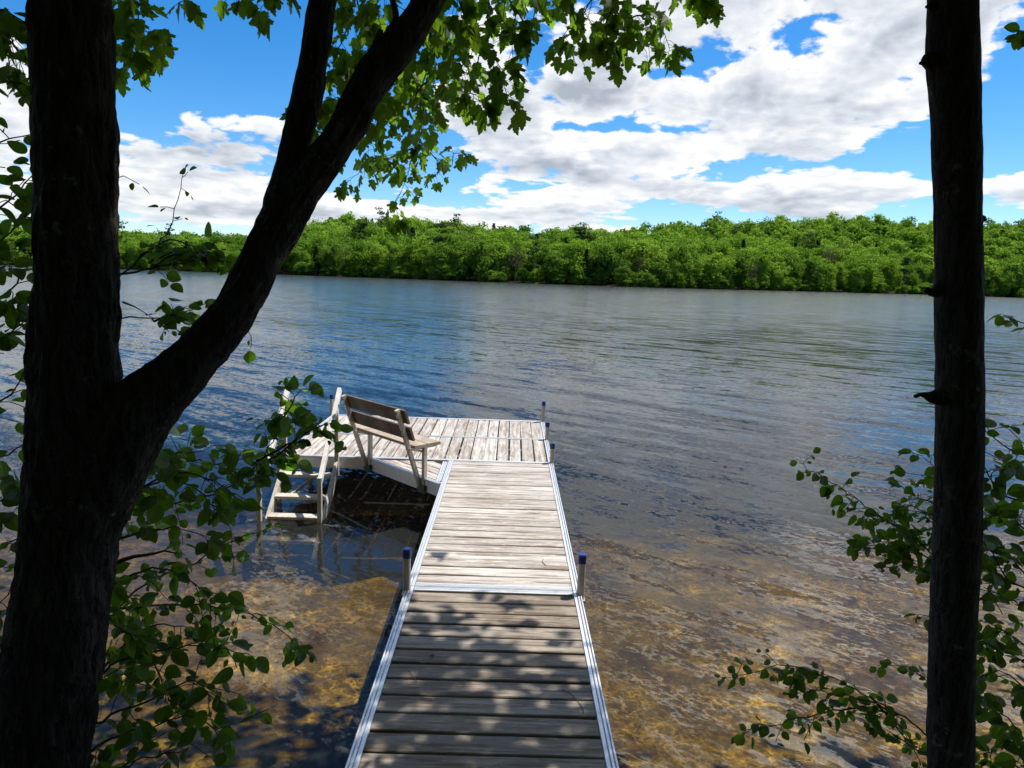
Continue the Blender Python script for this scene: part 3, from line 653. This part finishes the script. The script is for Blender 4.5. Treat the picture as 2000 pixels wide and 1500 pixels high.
shrub('leafy_shrub','low leafy shrub with slender arching branches behind the slim trunk',tuple(P(1870,1500,2.6)+V((0,0,-.7))),[
  ([(1900,1500,2.6),(1805,1432),(1755,1395),(1685,1353),(1597,1314),(1517,1300),(1440,1325)],2.6,S(start=.35,size=.05)),
  ([(1755,1395,2.6),(1660,1385),(1580,1400),(1510,1415),(1462,1428)],2.6,S(size=.048)),
  ([(1900,1160,2.9),(1850,1090),(1750,1030),(1680,980),(1620,940),(1562,905)],2.9,S(size=.05,tw=(.05,.12),start=.12)),
  ([(1890,1120,2.8),(1820,1080),(1770,1040),(1720,1010),(1670,1000)],2.8,S(size=.05)),
  ([(1890,1150,2.8),(1800,1110),(1740,1085),(1690,1050)],2.8,S(size=.052)),
  ([(1900,1080,2.9),(1850,1000),(1790,970),(1760,950)],2.9,S(size=.05)),
  ([(1890,1000,2.9),(1830,920),(1800,890)],2.9,S(size=.05,tw=(.03,.08))),
  ([(1900,1100,2.75),(1830,1030),(1790,1000),(1765,1040)],2.75,S(size=.055)),
  ([(1900,1060,2.8),(1830,1060),(1770,1070),(1720,1075)],2.8,S(size=.052)),
  ([(1900,1020,2.8),(1840,960),(1800,930),(1775,925)],2.8,S(size=.055,tw=(.04,.1))),
  ([(1890,1110,2.7),(1820,1120),(1770,1105),(1730,1110)],2.7,S(size=.05,tw=(.04,.1))),
  ([(1890,1060,2.7),(1820,1010),(1770,985),(1740,1000)],2.7,S(size=.05)),
  ([(1890,1140,2.75),(1810,1090),(1760,1060),(1700,1060)],2.75,S(size=.048)),
  ([(1755,1395,2.55),(1690,1370),(1620,1350),(1560,1345)],2.55,S(size=.045)),
  ([(1880,1380,2.6),(1810,1330),(1770,1300),(1745,1300)],2.6,S(size=.042,tw=(.03,.07))),
  ([(1880,1200,2.6),(1815,1205),(1795,1200)],2.6,S(size=.05,tw=(.02,.04),leaves=(1,2),start=.6)),
  ([(1700,1360,2.6),(1750,1420),(1790,1470),(1800,1500)],2.6,S(size=.038,tw=(.03,.07))),
  ([(1860,1480,2.6),(1790,1465),(1740,1430),(1700,1415)],2.6,S(size=.04,tw=(.02,.06))),
 ],.058,r0=.0045,gap=.036,tw=(.05,.13),leaves=(3,6),droop=.3)
shrub('leafy_shrub','leafy shrub filling the right corner beside the slim trunk',tuple(P(2050,1500,2.5)+V((0,0,-.7))),[
  ([(2080,1020),(2000,980),(1950,960),(1920,900),(1922,850)],2.6,S(size=.055)),
  ([(2080,900),(2010,890),(1960,870),(1925,830)],2.6,S(size=.055)),
  ([(2080,1100),(2010,1040),(1960,1000),(1930,1010)],2.6,S()),
  ([(2080,1180),(2000,1120),(1950,1060),(1920,1090)],2.6,S()),
  ([(2080,1260),(2000,1190),(1950,1160),(1910,1150)],2.5,S()),
  ([(2080,1330),(2000,1260),(1950,1230),(1905,1240)],2.5,S()),
  ([(2080,1420),(2000,1340),(1950,1310),(1900,1330)],2.5,S()),
  ([(2080,1500),(2000,1440),(1950,1390),(1900,1420)],2.5,S()),
  ([(2060,1560),(1990,1500),(1940,1470),(1900,1480)],2.5,S()),
  ([(2080,980),(2010,930),(1960,910),(1930,940)],2.55,S()),
  ([(2080,1140),(2010,1150),(1960,1120),(1920,1040)],2.5,S()),
  ([(2080,1380),(2010,1300),(1950,1270),(1915,1290)],2.45,S()),
  ([(2080,650),(2020,640),(1985,625),(1960,618)],2.7,S(size=.05,tw=(.03,.08))),
  ([(2080,40),(2030,60),(1998,60)],2.9,S(size=.06,tw=(.03,.06))),
 ],.068,r0=.005,gap=.032,tw=(.05,.16),leaves=(3,6),droop=.35)

# ------------------------------------------------------------------ far wooded shore
def make_tree(kind,seed,dens):
    r=np.random.default_rng(seed); V_=[];F_=[];n=0; isl=0
    def quads(c,nr,s):
        nonlocal n
        t=r.normal(size=(len(c),3)); t-=nr*(t*nr).sum(1)[:,None]; t/=np.linalg.norm(t,axis=1)[:,None]; b_=np.cross(nr,t)
        s=s[:,None]; bend=nr*s*.25
        q=np.stack([c-t*s-b_*s*.6-bend, c+t*s*.3-b_*s*.75, c+t*s+b_*s*.5-bend, c-t*s*.35+b_*s*.8],1).reshape(-1,3)
        V_.append(q); F_.append(np.arange(len(q)).reshape(-1,4)+n); n+=len(q)
    if kind=='broad':
        Hh=12.; w=r.uniform(3.0,4.7); nl=int(r.integers(30,44)); lean=r.normal(size=2)*.05; apex=r.uniform(.4,.66)
        for i in range(nl):
            t=r.random()**.9; zc=1.0+t*(Hh-2.2); prof=(.55+.45*min(1,t/apex)) if t<apex else max(.15,math.sqrt(max(0,1-((t-apex)/(1.04-apex))**2)))
            a=r.random()*6.283; rr_=w*prof*(r.random()**.4)*r.uniform(.6,1.12)
            R_=r.uniform(.7,1.75)*(1-.15*t); c=np.array([rr_*math.cos(a)+lean[0]*zc,rr_*math.sin(a)+lean[1]*zc,zc+r.normal()*.3])
            m_=int(62*dens*(.25+R_*R_*.55)); d=r.normal(size=(m_,3)); d[:,2]=np.where((d[:,2]<-.3)&(r.random(m_)<.6),-d[:,2]*.7,d[:,2]); d/=np.linalg.norm(d,axis=1)[:,None]
            p=c+d*R_*np.array([1,1,.85])*(1+.30*r.normal(size=(m_,1)))
            nr=d+np.array([.05,0,.2])+.6*r.normal(size=(m_,3)); nr/=np.linalg.norm(nr,axis=1)[:,None]
            quads(p,nr,r.uniform(.11,.33,m_)/math.sqrt(dens)*1.1)
        d=r.normal(size=(int(120*dens),3)); d/=np.linalg.norm(d,axis=1)[:,None]
        p=d*np.array([w*.55,w*.55,Hh*.38])+np.array([0,0,Hh*.45]); quads(p,d,np.full(len(p),.8))
    elif kind=='conifer':
        Hh=13.
        for lv in np.linspace(1.2,12.6,26):
            rad_=2.7*(1-lv/13.)**.8+.12; nb=int(9*dens)+4
            for a in r.random(nb)*6.283:
                L=rad_*r.uniform(.55,1.1); tt=np.linspace(.25,1,4)
                p=np.stack([np.cos(a)*L*tt,np.sin(a)*L*tt,lv-.35*L*tt],1)+r.normal(size=(4,3))*.12
                nr=np.tile(np.array([.35*math.cos(a),.35*math.sin(a),.9]),(4,1))+.4*r.normal(size=(4,3)); nr/=np.linalg.norm(nr,axis=1)[:,None]
                quads(p,nr,r.uniform(.2,.36,4))
    elif kind=='pine':
        Hh=15.
        for i in range(13):
            zc=r.uniform(5.5,14.6); a=r.random()*6.283; L=r.uniform(.6,2.6)*(1.1-(zc-5.5)/14)
            c=np.array([L*math.cos(a),L*math.sin(a),zc]); m_=int(34*dens); d=r.normal(size=(m_,3)); d/=np.linalg.norm(d,axis=1)[:,None]
            p=c+d*np.array([1.35,1.35,.42]); nr=d*.5+np.array([0,0,.7])+.4*r.normal(size=(m_,3)); nr/=np.linalg.norm(nr,axis=1)[:,None]
            quads(p,nr,r.uniform(.2,.38,m_))
    else:   # thin greyish crown
        Hh=12.
        for i in range(16):
            zc=r.uniform(5,11.6); a=r.random()*6.283; L=r.uniform(.3,2.2)
            c=np.array([L*math.cos(a),L*math.sin(a),zc]); m_=int(26*dens); p=c+r.normal(size=(m_,3))*np.array([.7,.7,.8]); nr=r.normal(size=(m_,3)); nr/=np.linalg.norm(nr,axis=1)[:,None]
            quads(p,nr,r.uniform(.1,.26,m_))
    # trunk
    k_=6; ang=np.arange(k_)*2*math.pi/k_; ht=Hh*.8
    tv=np.concatenate([np.stack([np.cos(ang)*rr_,np.sin(ang)*rr_,np.full(k_,zz)],1) for zz,rr_ in ((-1.5,.2),(ht*.5,.14),(ht,.04))]); 
    tf=[(j*k_+i,j*k_+(i+1)%k_,(j+1)*k_+(i+1)%k_,(j+1)*k_+i) for j in range(2) for i in range(k_)]
    tfa=np.array(tf)+n; V_.append(tv); n+=len(tv)
    leafF=np.concatenate(F_); return np.concatenate(V_),np.concatenate([leafF,tfa]),len(leafF)
def np_mesh(name,V_,F_,mi,mats,tint=None):
    me=bpy.data.meshes.new(name); me.vertices.add(len(V_)); me.vertices.foreach_set('co',V_.astype(np.float32).ravel())
    me.loops.add(len(F_)*4); me.loops.foreach_set('vertex_index',F_.astype(np.int32).ravel())
    me.polygons.add(len(F_)); me.polygons.foreach_set('loop_start',(np.arange(len(F_))*4).astype(np.int32)); me.polygons.foreach_set('loop_total',np.full(len(F_),4,np.int32))
    for m_ in mats: me.materials.append(m_)
    me.polygons.foreach_set('material_index',mi.astype(np.int32))
    at=me.attributes.new('tint','FLOAT','POINT'); at.data.foreach_set('value',(np.zeros(len(V_)) if tint is None else tint).astype(np.float32))
    me.update(calc_edges=True); me.validate(); return me
KM={'broad':M_far,'conifer':M_conf,'pine':M_conf,'thin':M_dead}
protos={}; lods={}
for kind,cnt in (('broad',9),('conifer',2),('pine',2),('thin',2)):
    protos[kind]=[]; lods[kind]=[]
    for i in range(cnt):
        V_,F_,nl=make_tree(kind,100+i+hash(kind)%1,1.6); mi=np.zeros(len(F_)); mi[nl:]=1
        protos[kind].append(np_mesh('far_'+kind,V_,F_,mi,[KM[kind],M_fartrunk]))
        lods[kind].append(make_tree(kind,300+i,.75))
cand=[]; rj=random.Random(21)
for row in range(13):
    off=1.5+row*6.6
    x=-330.
    while x<360:
        x+=rj.uniform(3.8,6.4); y=shoreY(x)+off+rj.uniform(-2.2,2.2)
        cand.append((x,y,row))
hx=[(-190+rj.gauss(0,34),470+rj.gauss(0,45)) for _ in range(420)]
def pick(x,y,row):
    px=proj((x,y,5))[0]
    u=rj.random()
    pc=.10 if 600<px<1150 else .04
    if px<420: pc=.22
    if u<pc: return 'conifer' if rj.random()<.6 else 'pine'
    if u<pc+(.05 if 560<px<1250 else .015): return 'thin'
    return 'broad'
vis=[]; rest=[]
for x,y,row in cand:
    kind=pick(x,y,row); s=rj.uniform(.78,1.28)*(1.0 if row>0 else .85); 
    if kind in('conifer',): s*=.95
    if 1000+FPX*x/y<540: s*=.84
    sw=rj.uniform(.85,1.2); rot=rj.uniform(0,6.28); z=ground(x,y)-.3
    px,py=proj((x,y,z+6))
    seen=(245<px<495 or 560<px<1800 or 1935<px<1990)
    (vis if seen else rest).append((x,y,z,kind,s,sw,rot,row,px,rj.randrange(100),rj.random()))
vis.sort(key=lambda t:t[1]-shoreY(t[0]))
ind=vis[:296]; rest+=vis[296:]
for _ in range(260):
    x=rj.uniform(-230,260); rest.append((x,shoreY(x)+rj.uniform(-1.5,1.2),-.1,'broad',rj.uniform(.18,.42),1.5,rj.uniform(0,6.28),9,0,rj.randrange(100),rj.random()))
for x,y in hx: rest.append((x,y,ground(x,y)-.3,'broad' if rj.random()<.93 else 'conifer',rj.uniform(.5,.72),1.1,rj.uniform(0,6.28),9,0,rj.randrange(100),.05*rj.random()))
ANCH=[(268,"the maple's straight stem"),(345,'the thin upright twigs'),(440,'the fork of the maple'),(590,"the maple's leaning limb"),(665,'the right ladder handrail'),(735,'the bench back'),(800,'the hanging maple spray'),(850,'the bench seat'),(930,'the walkway'),(1065,"the dock's far post"),(1135,'the nearest right post'),(1210,'the right maple leaves'),(1290,'the right maple tip'),(1440,'the lowest shrub tip'),(1560,'the highest shrub tip'),(1680,'the arching shrub branch'),(1790,'the slim trunk'),(1960,'the right picture edge')]
ROWS=['at the waterline','just behind waterline','low on slope','halfway up slope','high on slope','near the ridge']
KN={'broad':('broadleaf_tree','tree'),'conifer':('conifer_tree','conifer'),'pine':('pine_tree','pine'),'thin':('thin_tree','tree')}
labs=[]
for t in ind:
    x,y,z,kind,s,sw,rot,row,px,pi,u=t
    ax,an=min(ANCH,key=lambda a:abs(a[0]-px)); rel='above' if abs(ax-px)<14 else ('left of' if px<ax else 'right of')
    h='tall' if s>1.08 else('short' if s<.9 else 'mid-height'); wd='broad' if sw*s>1.1 else 'narrow'
    kn={'broad':'leafy tree','conifer':'dark conifer','pine':'dark pine','thin':'grey-brown tree'}[kind]
    labs.append((f"{h} {wd} {kn} {ROWS[min(row,5)]}, {rel} {an}",px))
from collections import defaultdict
same=defaultdict(list)
for i,(l,px) in enumerate(labs): same[l].append(i)
final=[None]*len(ind); W=['leftmost','second','third','fourth','fifth','sixth','seventh']
for l,ids in same.items():
    ids.sort(key=lambda i:labs[i][1])
    for n_,i in enumerate(ids):
        if len(ids)==1: final[i]=l
        else: final[i]=l+(', leftmost' if n_==0 else(', rightmost' if n_==len(ids)-1 else f', {W[min(n_,6)]} from left'))
for t,l in zip(ind,final):
    x,y,z,kind,s,sw,rot,row,px,pi,u=t
    o=bpy.data.objects.new(KN[kind][0],protos[kind][pi%len(protos[kind])]); COL.objects.link(o)
    o.location=(x,y,z); o.rotation_euler=(0,0,rot); o.scale=(s*sw,s*sw,s)
    tag(o,l,KN[kind][1],'trees on the far shore')
VV=[];FF=[];MI=[];TT=[];n=0; mats=[M_far,M_conf,M_dead,M_fartrunk]; mid={'broad':0,'conifer':1,'pine':1,'thin':2}
for x,y,z,kind,s,sw,rot,row,px,pi,u in rest:
    V_,F_,nl=lods[kind][pi%len(lods[kind])]; c,sn=math.cos(rot),math.sin(rot)
    q_=np.stack([(V_[:,0]*c-V_[:,1]*sn)*s*sw+x,(V_[:,0]*sn+V_[:,1]*c)*s*sw+y,V_[:,2]*s+z],1)
    VV.append(q_);FF.append(F_+n);n+=len(V_); a=np.full(len(F_),mid[kind]);a[nl:]=3;MI.append(a);TT.append(np.full(len(V_),u))
me=np_mesh('far_woods',np.concatenate(VV),np.concatenate(FF),np.concatenate(MI),mats,np.concatenate(TT))
o=bpy.data.objects.new('woods',me); COL.objects.link(o); tag(o,'mass of green woods covering the upper slope and ridge beyond the lake','woods',kind='stuff')

# ------------------------------------------------------------------ light
SUN_AZ,SUN_EL=rad(61),rad(66)
sd=V((math.sin(SUN_AZ)*math.cos(SUN_EL),math.cos(SUN_AZ)*math.cos(SUN_EL),math.sin(SUN_EL)))
sl=bpy.data.lights.new('sun','SUN'); sl.energy=4.6; sl.angle=rad(.5); sl.color=(1,.955,.88)
so=bpy.data.objects.new('sun',sl); COL.objects.link(so); so.rotation_euler=sd.to_track_quat('Z','Y').to_euler(); so.location=(5,5,20)
wd=bpy.data.worlds.new('World'); scene.world=wd; wd.use_nodes=True; wd.node_tree.nodes.clear(); k=NT(wd.node_tree)
wo=k.new('ShaderNodeOutputWorld'); dirv=k.vm('NORMALIZE',k.new('ShaderNodeTexCoord').outputs['Generated']); X_,Y_,Z_=k.sep(dirv)
sky=k.new('ShaderNodeTexSky',sky_type='NISHITA'); sky.sun_disc=False; sky.sun_elevation=SUN_EL; sky.sun_rotation=SUN_AZ; sky.ozone_density=3.; sky.air_density=.8; sky.dust_density=.3
hs=k.new('ShaderNodeHueSaturation'); hs.inputs['Saturation'].default_value=1.40; hs.inputs['Value'].default_value=1.05; k.put(hs.inputs['Color'],sky.outputs[0])
bg1=k.new('ShaderNodeBackground'); k.put(bg1.inputs[0],hs.outputs[0]); bg1.inputs[1].default_value=.11
az=k.m('ARCTAN2',X_,Y_); el=k.m('ARCSINE',Z_); ae=k.xyz(az,el,0.)
def azel(x,y): d=ray(x,y).normalized(); return math.atan2(d.x,d.y),math.asin(d.z)
BL=[(400,100,270,150,-.34),(250,330,120,60,-.12),(700,60,180,70,-.14),(1035,110,55,70,-.20),(1210,252,140,16,-.20),(1470,330,230,26,-.20),(1400,345,110,16,-.12),(1760,290,85,42,-.28),(1975,255,70,60,-.26),(1765,165,30,18,-.20),(1600,-40,300,60,.16),(1340,416,90,15,-.18),(880,392,70,14,-.18),(1790,412,80,18,-.18),(1985,90,40,50,-.12),(300,420,120,10,-.05),(470,345,150,60,.22),(330,350,140,40,.20),(420,415,220,22,.14),(30,130,60,60,.16),(240,300,60,40,.14),(1180,330,220,40,.10),(1150,180,160,50,.14),(1400,200,260,60,.10),(1780,190,80,40,.10),(325,185,40,10,.14),(560,420,160,22,.12),(300,300,40,16,.10),(510,245,40,18,.16),
    (1450,110,460,150,.20),(1480,378,190,34,.20),(430,300,150,36,.20),(1080,330,220,44,.16),(1000,210,130,60,.16),(1720,365,90,22,.14),(1300,285,200,30,.12),(330,390,180,28,.10),(1000,425,200,22,.12),(30,230,60,80,.14),(1960,375,90,24,.14),(1600,425,160,12,.14)]
cov=None
def blob(a,e,ra,re,amp):
    global cov
    v=k.vm('MULTIPLY',k.vm('SUBTRACT',ae,(a,e,0.)),(1/ra,1/re,0.)); g_=k.m('MULTIPLY',k.m('EXPONENT',k.m('MULTIPLY',k.vm('DOT_PRODUCT',v,v),-1.)),amp)
    cov=g_ if cov is None else k.m('ADD',cov,g_)
for x,y,rx,ry,am in BL:
    a,e=azel(x,y); blob(a,e,rx/FPX,ry/FPX,am)
blob(rad(-38),rad(36),rad(24),rad(14),-.08); blob(rad(35),rad(32),rad(60),rad(11),.0); blob(rad(0),rad(5),rad(60),rad(3.4),.06); blob(rad(0),rad(88),rad(400),rad(34),-.32)
def field(dz,det):
    e2=k.m('ADD',k.m('MAXIMUM',el,0.),dz)
    lg=k.m('MULTIPLY',k.m('LOGARITHM',k.m('ADD',e2,.07),math.e),2.7)
    p=k.xyz(k.m('MULTIPLY',az,3.1),lg,1.7)
    n=k.noise(p,1.25,det,.56,.1)
    p2=k.xyz(k.m('MULTIPLY',az,1.),k.m('MULTIPLY',lg,.20),.4)
    w=k.vm('ADD',p2,k.vm('SCALE',k.vm('SUBTRACT',k.noise(p2,9.,3,.5,col=True),(.5,.5,.5)),scale=.10))
    pu=k.m('ADD',k.m('MULTIPLY',k.vor(w,17.,'SMOOTH_F1'),-.30),k.m('MULTIPLY',k.vor(w,41.,'F1'),-.15))
    d2=k.noise(p2,60.,5,.62)
    n=k.m('MULTIPLY_ADD',k.m('SUBTRACT',n,.5),1.25,.668)
    n=k.m('ADD',n,k.m('MULTIPLY',k.m('SUBTRACT',d2,.5),.16))
    return k.m('ADD',n,pu)
lowf=k.noise(k.xyz(k.m('MULTIPLY',az,3.),k.m('MULTIPLY',el,11.),4.),1.3,4,.55)
fa=k.m('ADD',field(0.,9),cov); fb=k.m('ADD',field(.020,6),cov)
dens=k.ss(fa,.475,.555); thick=k.ss(fa,.54,.76); dif=k.m('SUBTRACT',fa,fb)
sh=k.m('SUBTRACT',k.m('ADD',k.m('MULTIPLY',dif,1.6),.96),k.m('MULTIPLY',thick,k.ss(lowf,.34,.62,.14,.50)))
sh=k.m('MINIMUM',k.m('MAXIMUM',sh,.36),1.05)
cr=k.new('ShaderNodeValToRGB'); k.put(cr.inputs[0],sh); e=cr.color_ramp.elements
e[0].position=.36; e[0].color=(.42,.46,.52,1); e[1].position=1.; e[1].color=(.97,.97,.96,1); e.new(.7).color=(.69,.73,.79,1)
bg2=k.new('ShaderNodeBackground'); k.put(bg2.inputs[0],cr.outputs[0]); sdot=k.vm('DOT_PRODUCT',dirv,tuple(sd)); k.put(bg2.inputs[1],k.m('ADD',k.m('MULTIPLY_ADD',k.ss(el,.36,.46),.75,.71),k.m('MULTIPLY',k.ss(sdot,.62,.86),2.4)))
mx=k.new('ShaderNodeMixShader'); k.put(mx.inputs[0],k.m('MULTIPLY',dens,.97)); k.L.new(bg1.outputs[0],mx.inputs[1]); k.L.new(bg2.outputs[0],mx.inputs[2]); k.L.new(mx.outputs[0],wo.inputs[0])
wd.cycles.sampling_method='MANUAL'; wd.cycles.sample_map_resolution=512

# ------------------------------------------------------------------ camera and output
cam=bpy.data.cameras.new('camera'); co=bpy.data.objects.new('camera',cam); COL.objects.link(co); scene.camera=co
from mathutils import Matrix
Mm=Matrix((R,U,-F)).transposed().to_4x4(); Mm.translation=EYE; co.matrix_world=Mm
cam.sensor_width=36; cam.lens=36*FPX/2000; cam.clip_end=3000; cam.clip_start=.05
scene.view_settings.view_transform='Standard'; scene.view_settings.look='None'; scene.view_settings.exposure=0.6; scene.view_settings.gamma=1
cy=scene.cycles; cy.use_denoising=True; cy.max_bounces=8; cy.diffuse_bounces=3; cy.glossy_bounces=3; cy.transmission_bounces=4; cy.transparent_max_bounces=12; cy.sample_clamp_indirect=4; cy.caustics_reflective=False; cy.caustics_refractive=False
